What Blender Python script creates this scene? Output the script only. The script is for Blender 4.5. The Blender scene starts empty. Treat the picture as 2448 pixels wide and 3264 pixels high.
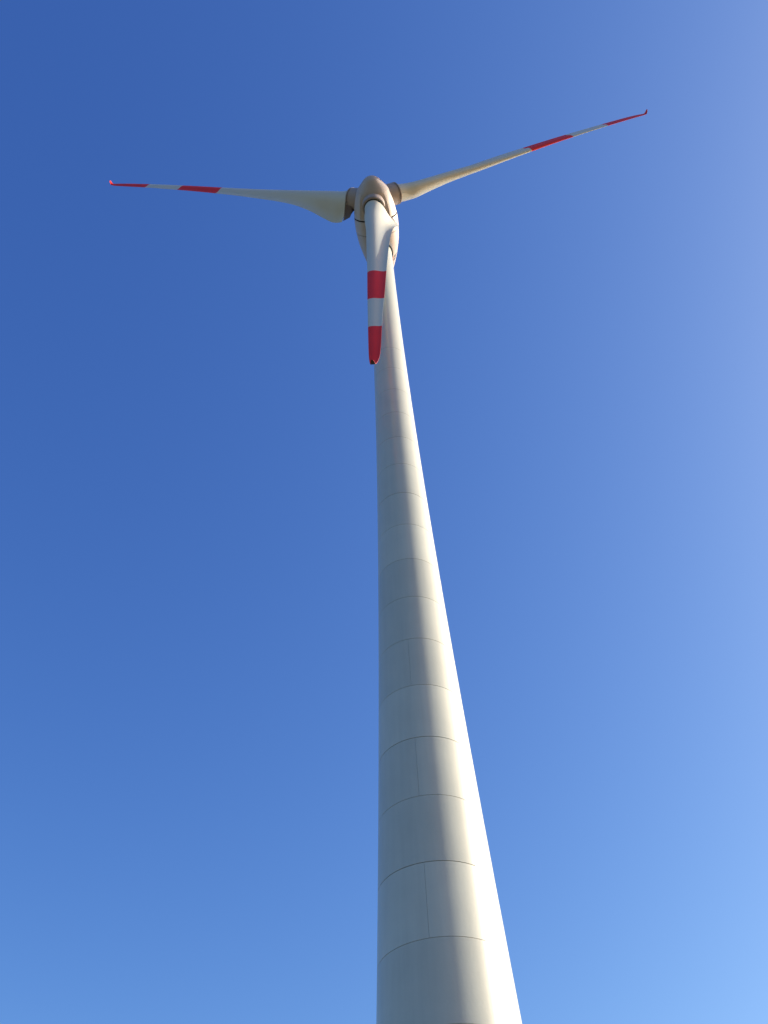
import bpy, bmesh, math, random
from mathutils import Vector, Matrix

random.seed(4)
scene = bpy.context.scene
COL = scene.collection

# ------------------------------------------------------------------ camera
EYE = 1.6                                   # eye height above the ground
CAM_D = 44.512                              # metres from the tower axis
PITCH, YAW, ROLL = 0.88712, -0.032458, -0.063552
F = Vector((math.sin(YAW) * math.cos(PITCH), math.cos(YAW) * math.cos(PITCH), math.sin(PITCH)))
R0 = Vector((math.cos(YAW), -math.sin(YAW), 0.0))
U0 = R0.cross(F)
RV = math.cos(ROLL) * R0 + math.sin(ROLL) * U0
UV = -math.sin(ROLL) * R0 + math.cos(ROLL) * U0
cam_data = bpy.data.cameras.new('camera')
cam = bpy.data.objects.new('camera', cam_data)
COL.objects.link(cam)
M = Matrix(((RV.x, UV.x, -F.x), (RV.y, UV.y, -F.y), (RV.z, UV.z, -F.z))).to_4x4()
M.translation = Vector((0.0, -CAM_D, EYE))
cam.matrix_world = M
cam_data.sensor_fit = 'VERTICAL'
cam_data.sensor_height = 36.0
cam_data.sensor_width = 27.0
cam_data.lens = 2950.0 / 3264.0 * 36.0
cam_data.clip_start = 0.1
cam_data.clip_end = 60000.0
scene.camera = cam

# ------------------------------------------------------------------ sky, sun, exposure
SUN_EL = math.radians(27.0)
SUN_AZ = math.radians(79.0)                 # clockwise from +Y (the view direction)
world = bpy.data.worlds.new('World')
scene.world = world
world.use_nodes = True
wn, wl = world.node_tree.nodes, world.node_tree.links
wn.clear()
sky = wn.new('ShaderNodeTexSky')
sky.sky_type = 'NISHITA'
sky.sun_disc = False
sky.sun_elevation = SUN_EL
sky.sun_rotation = SUN_AZ
sky.altitude = 300.0
sky.air_density = 1.0
sky.dust_density = 2.3
sky.ozone_density = 5.0
bg = wn.new('ShaderNodeBackground')
bg.inputs['Strength'].default_value = 0.104
wo = wn.new('ShaderNodeOutputWorld')
sep = wn.new('ShaderNodeSeparateColor')      # the phone's cool white balance and tone contrast
com = wn.new('ShaderNodeCombineColor')
wl.new(sky.outputs[0], sep.inputs[0])
for ch, (gam, gain) in enumerate(((1.48, 0.87), (1.27, 0.93), (0.86, 1.54))):
    pw = wn.new('ShaderNodeMath')
    pw.operation = 'POWER'
    pw.inputs[1].default_value = gam
    ml = wn.new('ShaderNodeMath')
    ml.operation = 'MULTIPLY'
    ml.inputs[1].default_value = gain
    wl.new(sep.outputs[ch], pw.inputs[0])
    wl.new(pw.outputs[0], ml.inputs[0])
    wl.new(ml.outputs[0], com.inputs[ch])
wl.new(com.outputs[0], bg.inputs['Color'])
wl.new(bg.outputs[0], wo.inputs['Surface'])

sun_data = bpy.data.lights.new('sun', 'SUN')
sun_data.energy = 5.0
sun_data.angle = math.radians(0.53)
sun_data.color = (1.0, 0.965, 0.84)
sun = bpy.data.objects.new('sun', sun_data)
COL.objects.link(sun)
to_sun = Vector((math.sin(SUN_AZ) * math.cos(SUN_EL), math.cos(SUN_AZ) * math.cos(SUN_EL), math.sin(SUN_EL)))
sun.rotation_euler = to_sun.to_track_quat('Z', 'Y').to_euler()
sun.location = (60, 10, 60)

scene.view_settings.view_transform = 'Standard'
scene.view_settings.look = 'None'
scene.view_settings.exposure = 0.75
scene.view_settings.gamma = 1.0
scene.view_settings.use_curve_mapping = False
scene.render.engine = 'CYCLES'


# ------------------------------------------------------------------ materials
def new_mat(name):
    m = bpy.data.materials.new(name)
    m.use_nodes = True
    nt = m.node_tree
    return m, nt, nt.nodes, nt.links, nt.nodes['Principled BSDF']


def painted(name, col, rough=0.45, mott=0.06, scale=0.6, streak=0.0, rand=0.0, spec=0.4, bump=0.0, bump_scale=8.0):
    """Paint over a base colour with faint mottling, rain streaks and a tone of its own per object."""
    m, nt, N, L, P = new_mat(name)
    tc = N.new('ShaderNodeTexCoord')
    no = N.new('ShaderNodeTexNoise')
    no.inputs['Scale'].default_value = scale
    no.inputs['Detail'].default_value = 6.0
    no.inputs['Roughness'].default_value = 0.6
    L.new(tc.outputs['Object'], no.inputs['Vector'])
    mr = N.new('ShaderNodeMapRange')
    mr.inputs['From Min'].default_value = 0.25
    mr.inputs['From Max'].default_value = 0.75
    mr.inputs['To Min'].default_value = 1.0 - mott
    mr.inputs['To Max'].default_value = 1.0 + mott
    L.new(no.outputs['Fac'], mr.inputs['Value'])
    fac = mr.outputs[0]
    if streak:
        mp = N.new('ShaderNodeMapping')
        mp.inputs['Scale'].default_value = (3.0, 3.0, 0.12)
        L.new(tc.outputs['Object'], mp.inputs['Vector'])
        n2 = N.new('ShaderNodeTexNoise')
        n2.inputs['Scale'].default_value = 1.0
        n2.inputs['Detail'].default_value = 4.0
        L.new(mp.outputs[0], n2.inputs['Vector'])
        m2 = N.new('ShaderNodeMapRange')
        m2.inputs['From Min'].default_value = 0.3
        m2.inputs['From Max'].default_value = 0.7
        m2.inputs['To Min'].default_value = 1.0 - streak
        m2.inputs['To Max'].default_value = 1.0 + streak
        L.new(n2.outputs['Fac'], m2.inputs['Value'])
        mu = N.new('ShaderNodeMath')
        mu.operation = 'MULTIPLY'
        L.new(fac, mu.inputs[0])
        L.new(m2.outputs[0], mu.inputs[1])
        fac = mu.outputs[0]
    if rand:
        oi = N.new('ShaderNodeObjectInfo')
        m3 = N.new('ShaderNodeMapRange')
        m3.inputs['To Min'].default_value = 1.0 - rand
        m3.inputs['To Max'].default_value = 1.0 + rand
        L.new(oi.outputs['Random'], m3.inputs['Value'])
        mu = N.new('ShaderNodeMath')
        mu.operation = 'MULTIPLY'
        L.new(fac, mu.inputs[0])
        L.new(m3.outputs[0], mu.inputs[1])
        fac = mu.outputs[0]
    vm = N.new('ShaderNodeVectorMath')
    vm.operation = 'SCALE'
    vm.inputs[0].default_value = col
    L.new(fac, vm.inputs['Scale'])
    L.new(vm.outputs[0], P.inputs['Base Color'])
    P.inputs['Roughness'].default_value = rough
    P.inputs['Specular IOR Level'].default_value = spec
    if bump:
        nb = N.new('ShaderNodeTexNoise')
        nb.inputs['Scale'].default_value = bump_scale
        nb.inputs['Detail'].default_value = 5.0
        L.new(tc.outputs['Object'], nb.inputs['Vector'])
        bp = N.new('ShaderNodeBump')
        bp.inputs['Strength'].default_value = bump
        bp.inputs['Distance'].default_value = 0.02
        L.new(nb.outputs['Fac'], bp.inputs['Height'])
        L.new(bp.outputs[0], P.inputs['Normal'])
    return m


MAT = {
    'concrete': painted('painted_concrete', (0.428, 0.452, 0.395), rough=0.32, mott=0.045, streak=0.035, rand=0.055, bump=0.15, spec=0.7),
    'steel': painted('painted_steel', (0.438, 0.462, 0.405), rough=0.3, mott=0.02, streak=0.02, spec=0.7),
    'joint': painted('joint_sealant', (0.05, 0.05, 0.05), rough=0.8, mott=0.1),
    'blade': painted('blade_gelcoat', (0.51, 0.525, 0.475), rough=0.38, mott=0.02, spec=0.45),
    'red': painted('red_marking_paint', (0.68, 0.02, 0.012), rough=0.5, mott=0.06, spec=0.25),
    'shell': painted('beige_grp_shell', (0.41, 0.365, 0.34), rough=0.45, mott=0.06, scale=0.8, rand=0.02, spec=0.4),
    'collar': painted('blade_stub_paint', (0.31, 0.265, 0.25), rough=0.5, mott=0.08),
    'tip_shade': painted('winglet_shade_tone', (0.05, 0.018, 0.02), rough=0.55, mott=0.15),  # shade of the winglet's outer face, put into the colour as dark red
    'fairing': painted('fairing_grey', (0.13, 0.10, 0.10), rough=0.6, mott=0.1),
    'dark': painted('dark_gap', (0.035, 0.032, 0.03), rough=0.7, mott=0.1),
    'logo_dark': painted('marking_slate', (0.06, 0.065, 0.075), rough=0.5, mott=0.05),
    'logo_red': painted('marking_red', (0.55, 0.07, 0.05), rough=0.5, mott=0.05),
    'logo_grey': painted('marking_grey', (0.22, 0.20, 0.17), rough=0.5, mott=0.05),
}


def ground_material():
    m, nt, N, L, P = new_mat('field_grass')
    tc = N.new('ShaderNodeTexCoord')
    a = N.new('ShaderNodeTexNoise')
    a.inputs['Scale'].default_value = 0.012
    a.inputs['Detail'].default_value = 8.0
    L.new(tc.outputs['Object'], a.inputs['Vector'])
    b = N.new('ShaderNodeTexNoise')
    b.inputs['Scale'].default_value = 2.5
    b.inputs['Detail'].default_value = 8.0
    L.new(tc.outputs['Object'], b.inputs['Vector'])
    mx = N.new('ShaderNodeMath')
    mx.operation = 'ADD'
    L.new(a.outputs['Fac'], mx.inputs[0])
    L.new(b.outputs['Fac'], mx.inputs[1])
    cr = N.new('ShaderNodeValToRGB')
    e = cr.color_ramp.elements
    e[0].position, e[0].color = 0.35, (0.05, 0.055, 0.03, 1)
    e[1].position, e[1].color = 0.68, (0.14, 0.125, 0.08, 1)
    hf = N.new('ShaderNodeMath')
    hf.operation = 'MULTIPLY'
    hf.inputs[1].default_value = 0.5
    L.new(mx.outputs[0], hf.inputs[0])
    L.new(hf.outputs[0], cr.inputs['Fac'])
    L.new(cr.outputs['Color'], P.inputs['Base Color'])
    P.inputs['Roughness'].default_value = 0.95
    P.inputs['Specular IOR Level'].default_value = 0.1
    bp = N.new('ShaderNodeBump')
    bp.inputs['Strength'].default_value = 0.6
    bp.inputs['Distance'].default_value = 0.1
    L.new(b.outputs['Fac'], bp.inputs['Height'])
    L.new(bp.outputs[0], P.inputs['Normal'])
    return m


def gravel_material():
    m, nt, N, L, P = new_mat('pad_gravel')
    tc = N.new('ShaderNodeTexCoord')
    v = N.new('ShaderNodeTexVoronoi')
    v.inputs['Scale'].default_value = 22.0
    L.new(tc.outputs['Object'], v.inputs['Vector'])
    cr = N.new('ShaderNodeValToRGB')
    e = cr.color_ramp.elements
    e[0].color = (0.20, 0.185, 0.16, 1)
    e[1].color = (0.36, 0.34, 0.30, 1)
    L.new(v.outputs['Color'], cr.inputs['Fac'])
    L.new(cr.outputs['Color'], P.inputs['Base Color'])
    P.inputs['Roughness'].default_value = 0.9
    bp = N.new('ShaderNodeBump')
    bp.inputs['Strength'].default_value = 0.8
    bp.inputs['Distance'].default_value = 0.02
    L.new(v.outputs['Distance'], bp.inputs['Height'])
    L.new(bp.outputs[0], P.inputs['Normal'])
    return m


# ------------------------------------------------------------------ helpers
def mesh_obj(name, verts, faces, mat, parent=None, smooth=True, sharp=None):
    me = bpy.data.meshes.new(name)
    me.from_pydata([tuple(v) for v in verts], [], faces)
    bm = bmesh.new()
    bm.from_mesh(me)
    bmesh.ops.remove_doubles(bm, verts=bm.verts, dist=1e-6)
    bmesh.ops.recalc_face_normals(bm, faces=bm.faces)
    for f in bm.faces:
        f.smooth = smooth
    lim = math.radians(sharp if sharp else 40)
    for ed in bm.edges:
        if len(ed.link_faces) == 2 and ed.calc_face_angle(0) > lim:
            ed.smooth = False
    bm.to_mesh(me)
    bm.free()
    me.materials.append(mat)
    o = bpy.data.objects.new(name, me)
    COL.objects.link(o)
    if parent:
        o.parent = parent
    return o


def hermite(xs, vs):
    """Monotone cubic through the knots."""
    n = len(xs)
    h = [xs[i + 1] - xs[i] for i in range(n - 1)]
    d = [(vs[i + 1] - vs[i]) / h[i] for i in range(n - 1)]
    m = [d[0]] + [0.0 if d[i - 1] * d[i] <= 0 else 2 * d[i - 1] * d[i] / (d[i - 1] + d[i]) for i in range(1, n - 1)] + [d[-1]]

    def f(x):
        i = 0
        while i < n - 2 and x > xs[i + 1]:
            i += 1
        s = (x - xs[i]) / h[i]
        return ((2 * s**3 - 3 * s**2 + 1) * vs[i] + (s**3 - 2 * s**2 + s) * h[i] * m[i]
                + (-2 * s**3 + 3 * s**2) * vs[i + 1] + (s**3 - s**2) * h[i] * m[i + 1])
    return f


def lerp(a, b, t):
    return a + (b - a) * t


# ------------------------------------------------------------------ the setting
def disc(name, rad, z, mat, seg=96, rings=None, ragged=0.0):
    rings = rings or [rad]
    vs, fs = [(0, 0, z)], []
    for k, rr in enumerate(rings):
        for i in range(seg):
            a = 2 * math.pi * i / seg
            q = rr * (1 + (random.uniform(-ragged, ragged) if k == len(rings) - 1 else 0))
            vs.append((q * math.cos(a), q * math.sin(a), z))
    for i in range(seg):
        fs.append((0, 1 + i, 1 + (i + 1) % seg))
    for k in range(len(rings) - 1):
        b0, b1 = 1 + k * seg, 1 + (k + 1) * seg
        for i in range(seg):
            j = (i + 1) % seg
            fs.append((b0 + i, b1 + i, b1 + j, b0 + j))
    o = mesh_obj(name, vs, fs, mat, smooth=False)
    o['kind'] = 'structure'
    return o


disc('ground', 25000, 0.0, ground_material(), rings=[20, 80, 400, 2000, 8000, 25000])
disc('gravel_pad', 14, 0.006, gravel_material(), rings=[6, 11, 14], ragged=0.05)

# ------------------------------------------------------------------ wind turbine
turbine = bpy.data.objects.new('wind_turbine', None)
COL.objects.link(turbine)
turbine.empty_display_size = 3
turbine['label'] = 'tall white wind turbine with red banded blades and beige egg-shaped hub'
turbine['category'] = 'wind turbine'


# ---- tower
def tower_radius(z):
    zc = min(z - EYE, 98.0) / 50.0
    return 4.18632 - 2.83912 * zc + 0.71214 * zc * zc


Z_TOP = 103.9
JOINTS = [2.8 + 3.8 * k for k in range(21)]          # every 3.8 m; the last one is where the steel begins
SEG = 144

vs, fs = [], []
zs = [0.0] + JOINTS + [Z_TOP - 0.1]
for z in zs:
    for i in range(SEG):
        a = 2 * math.pi * i / SEG
        r = tower_radius(z) - 0.055
        vs.append((r * math.cos(a), r * math.sin(a), z))
for k in range(len(zs) - 1):
    for i in range(SEG):
        j = (i + 1) % SEG
        fs.append((k * SEG + i, k * SEG + j, (k + 1) * SEG + j, (k + 1) * SEG + i))
fs.append(tuple(range(SEG))[::-1])
fs.append(tuple((len(zs) - 1) * SEG + i for i in range(SEG)))
tower = mesh_obj('tower', vs, fs, MAT['joint'], turbine)


def ring_piece(name, z0, z1, a0, a1, mat, steps=1):
    """A curved precast shell piece: outer face, small arris and returns into the joint."""
    full = abs(a1 - a0 - 2 * math.pi) < 1e-6
    n = max(2, int(round(SEG * (a1 - a0) / (2 * math.pi))))
    ch, dep = 0.006, 0.05
    prof = [(z0, -dep), (z0, -ch), (z0 + ch, 0.0)]
    for s in range(1, steps):
        prof.append((lerp(z0, z1, s / steps), 0.0))
    prof += [(z1 - ch, 0.0), (z1, -ch), (z1, -dep)]
    vs, fs = [], []
    cols = n if full else n + 1
    for i in range(cols):
        a = a0 + (a1 - a0) * i / n
        for z, dr in prof:
            r = tower_radius(z) + dr
            vs.append((r * math.cos(a), r * math.sin(a), z))
    m = len(prof)
    for i in range(n):
        j = (i + 1) % cols
        for k in range(m - 1):
            fs.append((i * m + k, j * m + k, j * m + k + 1, i * m + k + 1))
    if not full:
        fs.append(tuple(range(m)))
        fs.append(tuple((cols - 1) * m + k for k in range(m))[::-1])
    return mesh_obj(name, vs, fs, mat, tower, sharp=30)


TO_CAM = -math.pi / 2
SEAM = TO_CAM - math.radians(9.5)
bounds = [0.0] + JOINTS
gaps = [0.0] + [0.026 if k in (7, 9, 15) else 0.016 for k in range(1, 21)] + [0.02]
for k in range(len(bounds) - 1):
    z0 = bounds[k] + gaps[k] / 2
    z1 = bounds[k + 1] - gaps[k + 1] / 2
    if k <= 11:                                       # lower rings are cast in two half shells
        base = SEAM + (0.0 if k % 2 == 0 else math.pi / 2)
        for h in range(2):
            a0 = base + h * math.pi
            g = 0.005 / tower_radius(z0)
            ring_piece('tower_segment', z0, z1, a0 + g, a0 + math.pi - g, MAT['concrete'])
    else:
        ring_piece('tower_ring', z0, z1, 0.3, 0.3 + 2 * math.pi, MAT['concrete'])
ring_piece('steel_section', JOINTS[-1] + 0.01, Z_TOP, 0.0, 2 * math.pi, MAT['steel'], steps=10)

# ---- rotor frame
HUB_H, OVER, RYAW, TILT, AZ0 = 105.8181 + EYE, 4.73614, -0.0404874, 0.0628929, -0.0252521
AX = Vector((math.sin(RYAW) * math.cos(TILT), -math.cos(RYAW) * math.cos(TILT), math.sin(TILT)))
RT = Vector((0, 0, 1)).cross(AX).normalized()
UP = AX.cross(RT)
HUB = Vector((0, 0, HUB_H)) + OVER * AX

# ---- egg profile (distance upwind of the hub centre, radius squared)
EGG_S = [2.7794, 2.5318, 2.0366, 1.1701, 0.0559, -1.3058, -2.7913, -4.4007, -6.1338, -7.8669, -9.3, -9.6]
EGG_R2 = [0.0, 0.5142, 1.4356, 3.4383, 5.1506, 6.2671, 6.4875, 5.8754, 4.2954, 2.2927, 0.55, 0.0]
_egg = hermite([-s for s in EGG_S], EGG_R2)


def egg_r(s):
    return math.sqrt(max(_egg(-s), 0.0))


S_NOSE, S_GAP, S_BAND, S_TAIL = 1.195, -1.68, -3.433, -9.6
CREASE = math.radians(43)


def blade_angle(k):
    return AZ0 + k * 2 * math.pi / 3                  # 0 = straight down


def egg_pt(s, phi, dr=0.0, flat=True):
    """phi measured from straight down towards the right hand side as seen by a viewer in front."""
    r = egg_r(s)
    if flat and S_GAP < s < S_NOSE:
        w = min(1.0, (S_NOSE - s) / 0.7) * min(1.0, (s - S_GAP) / 0.5)
        for k in range(3):
            d = (phi - blade_angle(k) + math.pi) % (2 * math.pi) - math.pi
            if abs(d) < CREASE:
                r *= 1 - 0.38 * w * (1 - math.cos(CREASE) / math.cos(d))
    r += dr
    return HUB + AX * s + (RT * math.sin(phi) - UP * math.cos(phi)) * r


def egg_patch(name, s0, s1, p0, p1, mat, parent, ns=20, np_=24, dr=0.0, lip=0.05, flat=True):
    """Shell panel of the egg with its edges turned inwards."""
    full = abs(p1 - p0 - 2 * math.pi) < 1e-6
    vs, fs = [], []
    cols = np_ if full else np_ + 1
    srow = []
    for i in range(ns + 1):
        t = i / ns
        if s0 > 2.7:
            t = t * t                                 # crowd rows at the nose tip
        srow.append(lerp(s0, s1, t))
    rows = [(s, dr) for s in srow]
    if s0 <= 2.7:
        rows = [(s0, dr - lip)] + rows
    if s1 > S_TAIL + 0.05:
        rows = rows + [(s1, dr - lip)]
    for s, d in rows:
        for j in range(cols):
            vs.append(egg_pt(s, p0 + (p1 - p0) * j / np_, d, flat))
    for i in range(len(rows) - 1):
        for j in range(np_):
            jj = (j + 1) % cols
            fs.append((i * cols + j, i * cols + jj, (i + 1) * cols + jj, (i + 1) * cols + j))
    return mesh_obj(name, vs, fs, mat, parent, sharp=35)


# nacelle and spinner cores (dark, seen only in the gaps)
nacelle = egg_patch('nacelle', S_GAP - 0.02, S_TAIL, 0, 2 * math.pi, MAT['dark'], turbine, ns=40, np_=96, dr=-0.22, lip=1.5)
egg_patch('shell_panel', S_GAP - 0.095, S_BAND + 0.025, 0, 2 * math.pi, MAT['shell'], nacelle, ns=16, np_=128)
egg_patch('shell_panel', S_BAND - 0.025, S_TAIL + 0.0001, 0, 2 * math.pi, MAT['shell'], nacelle, ns=56, np_=128)
spinner = egg_patch('spinner', 2.72, S_GAP + 0.1, 0, 2 * math.pi, MAT['dark'], turbine, ns=30, np_=96, dr=-0.24, lip=1.2)
egg_patch('nose_cone', 2.7790, S_NOSE + 0.006, 0, 2 * math.pi, MAT['shell'], spinner, ns=30, np_=128)
for k in range(3):
    a = blade_angle(k)
    g = 0.0035
    egg_patch('blade_port_panel', S_NOSE - 0.006, S_GAP + 0.085, a - CREASE + g, a + CREASE - g, MAT['shell'], spinner, ns=26, np_=40)
    egg_patch('spinner_panel', S_NOSE - 0.006, S_GAP + 0.085, a + CREASE + g, a + 2 * math.pi / 3 - CREASE - g, MAT['shell'], spinner, ns=26, np_=20)

# ---- yaw collar where the tower enters the nacelle
TC = Vector((0, 0, 0))


def lathe(name, prof, mat, parent, origin=TC, axis=Vector((0, 0, 1)), seg=96, sharp=35, close=False):
    x = axis.orthogonal().normalized()
    y = axis.cross(x)
    vs, fs = [], []
    for r, h in prof:
        for i in range(seg):
            a = 2 * math.pi * i / seg
            vs.append(origin + axis * h + (x * math.cos(a) + y * math.sin(a)) * r)
    m = len(prof)
    for k in range(m if close else m - 1):
        kk = (k + 1) % m
        for i in range(seg):
            j = (i + 1) % seg
            fs.append((k * seg + i, k * seg + j, kk * seg + j, kk * seg + i))
    return mesh_obj(name, vs, fs, mat, parent, sharp=sharp)


rt = tower_radius(200)
lathe('yaw_collar', [(rt + 0.15, Z_TOP + 0.9), (rt + 0.15, Z_TOP - 0.50), (rt + 0.03, Z_TOP - 0.50), (rt + 0.03, Z_TOP + 0.9)], MAT['dark'], nacelle, close=True)

# ---- blades
KN = [3.2, 4.2, 5.5, 7.5, 10.5, 15, 21, 28, 34, 38.5, 40.3, 41.1, 41.5]
B_L = hermite(KN, [1.0335, 0.9947, 1.08, 0.985, 0.80, 0.7186, 0.60, 0.52, 0.435, 0.374, 0.335, 0.29, 0.24])
B_T = hermite(KN, [3.064, 3.18, 2.88, 2.4254, 1.9684, 1.6216, 1.3387, 1.07, 0.80, 0.67, 0.55, 0.40, 0.26])
B_H = hermite(KN, [2.0703, 1.92, 1.80, 1.54, 1.22, 0.90, 0.55, 0.30, 0.19, 0.13, 0.11, 0.095, 0.085])
B_A = hermite(KN, [0.6462, 0.6394, 0.605, 0.449, 0.2809, 0.1413, 0.06, 0.042, 0.045, 0.046, 0.046, 0.046, 0.046])
B_B = hermite(KN, [-0.0429, -0.16, -0.24, -0.139, 0.0058, 0.0808, 0.2303, 0.37, 0.395, 0.35, 0.31, 0.285, 0.28])


def bend(k, r):
    """Flapwise bend; the hanging blade is bent back more than the two side blades."""
    b = B_B(r)
    if k == 0:
        b -= 0.28 * min(max((r - 10) / 12, 0), 1) + 0.17 * min(max((r - 22) / 19, 0), 1)
    return b


def section(l, te, t, w, curl=0.0):
    """Closed outline, leading edge at +x; +y is the pressure (upwind) side, hollowed and curled up towards the trailing edge."""
    n1, n2 = 14, 24

    def tail(u, ww):
        return ww * ((1 + math.cos(math.pi * u)) / 2) ** 1.3 + (1 - ww) * (1 - u ** 1.6)
    up = [(l * math.cos(math.pi / 2 * i / n1), t / 2 * math.sin(math.pi / 2 * i / n1)) for i in range(n1 + 1)]
    lo = [(x, -y) for x, y in up[1:]]
    for i in range(1, n2 + 1):
        u = i / n2
        lift = curl * te * u ** 2.6
        up.append((-te * u, t / 2 * tail(u, max(w, 0.9)) + 0.012 * u + lift))
        lo.append((-te * u, -t / 2 * tail(u, w) - 0.012 * u + lift))
    return up + lo[::-1]


def curl_at(r):
    return 0.14 * min(max((r - 3.6) / 2.2, 0), 1) * (1 - 0.6 * min(max((r - 10) / 16, 0), 1))


def blade_ring(k, r, te_scale=1.0, l=None, t=None):
    a = blade_angle(k)
    d = -UP * math.cos(a) + RT * math.sin(a)
    mot = d.cross(AX)
    rr = min(max(r, KN[0]), KN[-1])
    w = min(max((9 - rr) / 5, 0), 1)
    th = B_A(rr)
    el = mot * math.cos(th) + AX * math.sin(th)
    en = -mot * math.sin(th) + AX * math.cos(th)
    c = HUB + d * r + AX * bend(k, rr)
    pts = section(l or B_L(rr), B_T(rr) * te_scale, t or B_H(rr), w, curl_at(rr))
    return [c + el * x + en * y for x, y in pts]


def loft(name, rings, mat, parent, cap0=False, cap1=False, sharp=50):
    m = len(rings[0])
    vs = [p for r in rings for p in r]
    fs = []
    for i in range(len(rings) - 1):
        for j in range(m):
            jj = (j + 1) % m
            fs.append((i * m + j, i * m + jj, (i + 1) * m + jj, (i + 1) * m + j))
    if cap0:
        fs.append(tuple(range(m)))
    if cap1:
        fs.append(tuple((len(rings) - 1) * m + j for j in range(m)))
    return mesh_obj(name, vs, fs, mat, parent, sharp=sharp)


def stations(r0, r1, step):
    n = max(2, int(math.ceil((r1 - r0) / step)))
    return [lerp(r0, r1, i / n) for i in range(n + 1)]


BAND = [22.5, 29.1, 34.9, 41.5]
for k in range(3):
    a = blade_angle(k)
    d = -UP * math.cos(a) + RT * math.sin(a)
    mot = d.cross(AX)
    body = loft('blade', [blade_ring(k, r) for r in stations(3.2, 8, 0.2)[:-1] + stations(8, BAND[0], 0.7)],
                MAT['blade'], turbine, cap0=True, sharp=60)
    loft('red_band', [blade_ring(k, r) for r in stations(BAND[0], BAND[1], 0.7)], MAT['red'], body, sharp=60)
    loft('white_band', [blade_ring(k, r) for r in stations(BAND[1], BAND[2], 0.7)], MAT['blade'], body, sharp=60)
    loft('red_tip', [blade_ring(k, r) for r in stations(BAND[2], BAND[3], 0.25)], MAT['red'], body, sharp=60)
    # bent tip turning up into the wind
    rings, plate = [blade_ring(k, BAND[3])], []
    c0 = HUB + d * BAND[3] + AX * bend(k, BAND[3])
    l0, t0, h0 = B_L(BAND[3]), B_T(BAND[3]), B_H(BAND[3])
    path = [(0.09, 0.02), (0.17, 0.06), (0.23, 0.13), (0.28, 0.24), (0.32, 0.36), (0.35, 0.47), (0.36, 0.53)]
    for i, (pr, pn) in enumerate(path):
        q0 = path[i - 1] if i else (0.0, 0.0)
        q1 = path[min(i + 1, len(path) - 1)]
        tr, tn = q1[0] - q0[0], q1[1] - q0[1]
        ln = math.hypot(tr, tn)
        tr, tn = tr / ln, tn / ln
        f = (i + 1) / len(path)
        th = B_A(BAND[3])
        el = mot
        en = AX * tr - d * tn                         # stays on the inner side of the bend
        c = c0 + d * pr + AX * pn + mot * (0.02 * f)
        sc = (1 - 0.75 * f ** 1.6)
        pts = section(l0 * sc, t0 * sc, h0 * (1 - 0.5 * f), 0.0)
        rings.append([c + el * x + en * y for x, y in pts])
        if i >= 1:                                    # added dark plate, painting shade onto the outer face
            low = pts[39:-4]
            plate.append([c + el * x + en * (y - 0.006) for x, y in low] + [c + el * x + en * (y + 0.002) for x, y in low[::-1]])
    loft('winglet', rings, MAT['red'], body, cap1=True, sharp=60)
    loft('shade_plate', plate, MAT['tip_shade'], body, cap0=True, cap1=True, sharp=60)
    # fixed stub on the spinner: barrel, two ribs and the dark seal against the blade
    stub = lathe('blade_stub', [(1.30, 1.6), (1.27, 2.55), (1.26, 2.78), (1.285, 2.80), (1.285, 2.86), (1.24, 2.88), (1.24, 2.98),
                                (1.27, 3.00), (1.27, 3.10), (1.22, 3.13), (1.10, 3.13), (1.10, 3.08), (0.9, 3.08)],
                 MAT['collar'], spinner, origin=HUB, axis=d)
    lathe('stub_seal', [(1.247, 2.90), (1.252, 2.90), (1.252, 2.955), (1.247, 2.955)], MAT['dark'], spinner, origin=HUB, axis=d, close=True)
    lathe('root_seal', [(0.95, 3.085), (1.09, 3.085), (1.09, 3.17), (0.95, 3.17)], MAT['dark'], spinner, origin=HUB, axis=d, close=True)
    # fairing that carries the trailing edge of the root on towards the spinner
    rings = []
    for r, sc in ((2.35, 0.78), (2.6, 0.84), (2.85, 0.90), (3.10, 0.95)):
        rings.append(blade_ring(k, r, te_scale=sc, l=0.9, t=1.9))
    loft('root_fairing', rings, MAT['fairing'], spinner, cap0=True, cap1=True, sharp=60)


# ---- markings on the flank of the nacelle
def decal(name, s0, s1, p0, p1, mat, skew=0.0, ns=6, np_=6, bow=0.0):
    vs, fs = [], []
    for i in range(ns + 1):
        for j in range(np_ + 1):
            u, v = i / ns, j / np_
            s = lerp(s0, s1, u) + skew * v + bow * math.sin(math.pi * v)
            vs.append(egg_pt(s, math.radians(lerp(p0, p1, v)), 0.012))
    for i in range(ns):
        for j in range(np_):
            q = i * (np_ + 1) + j
            fs.append((q, q + 1, q + np_ + 2, q + np_ + 1))
    return mesh_obj(name, vs, fs, mat, nacelle)


decal('emblem', -6.38, -6.68, 54, 70, MAT['logo_dark'], skew=0.22, bow=-0.08)
decal('emblem', -6.80, -7.12, 53, 67, MAT['logo_dark'], skew=0.20, bow=-0.08)
for q in range(6):
    s = -6.50 - 0.115 * q
    decal('red_letter', s, s - 0.075, 46.5 - 0.3 * q, 50.5 - 0.3 * q, MAT['logo_red'])
for q in range(5):
    s = -7.30 - 0.11 * q
    decal('grey_letter', s, s - 0.06, 57, 59.5, MAT['logo_grey'])
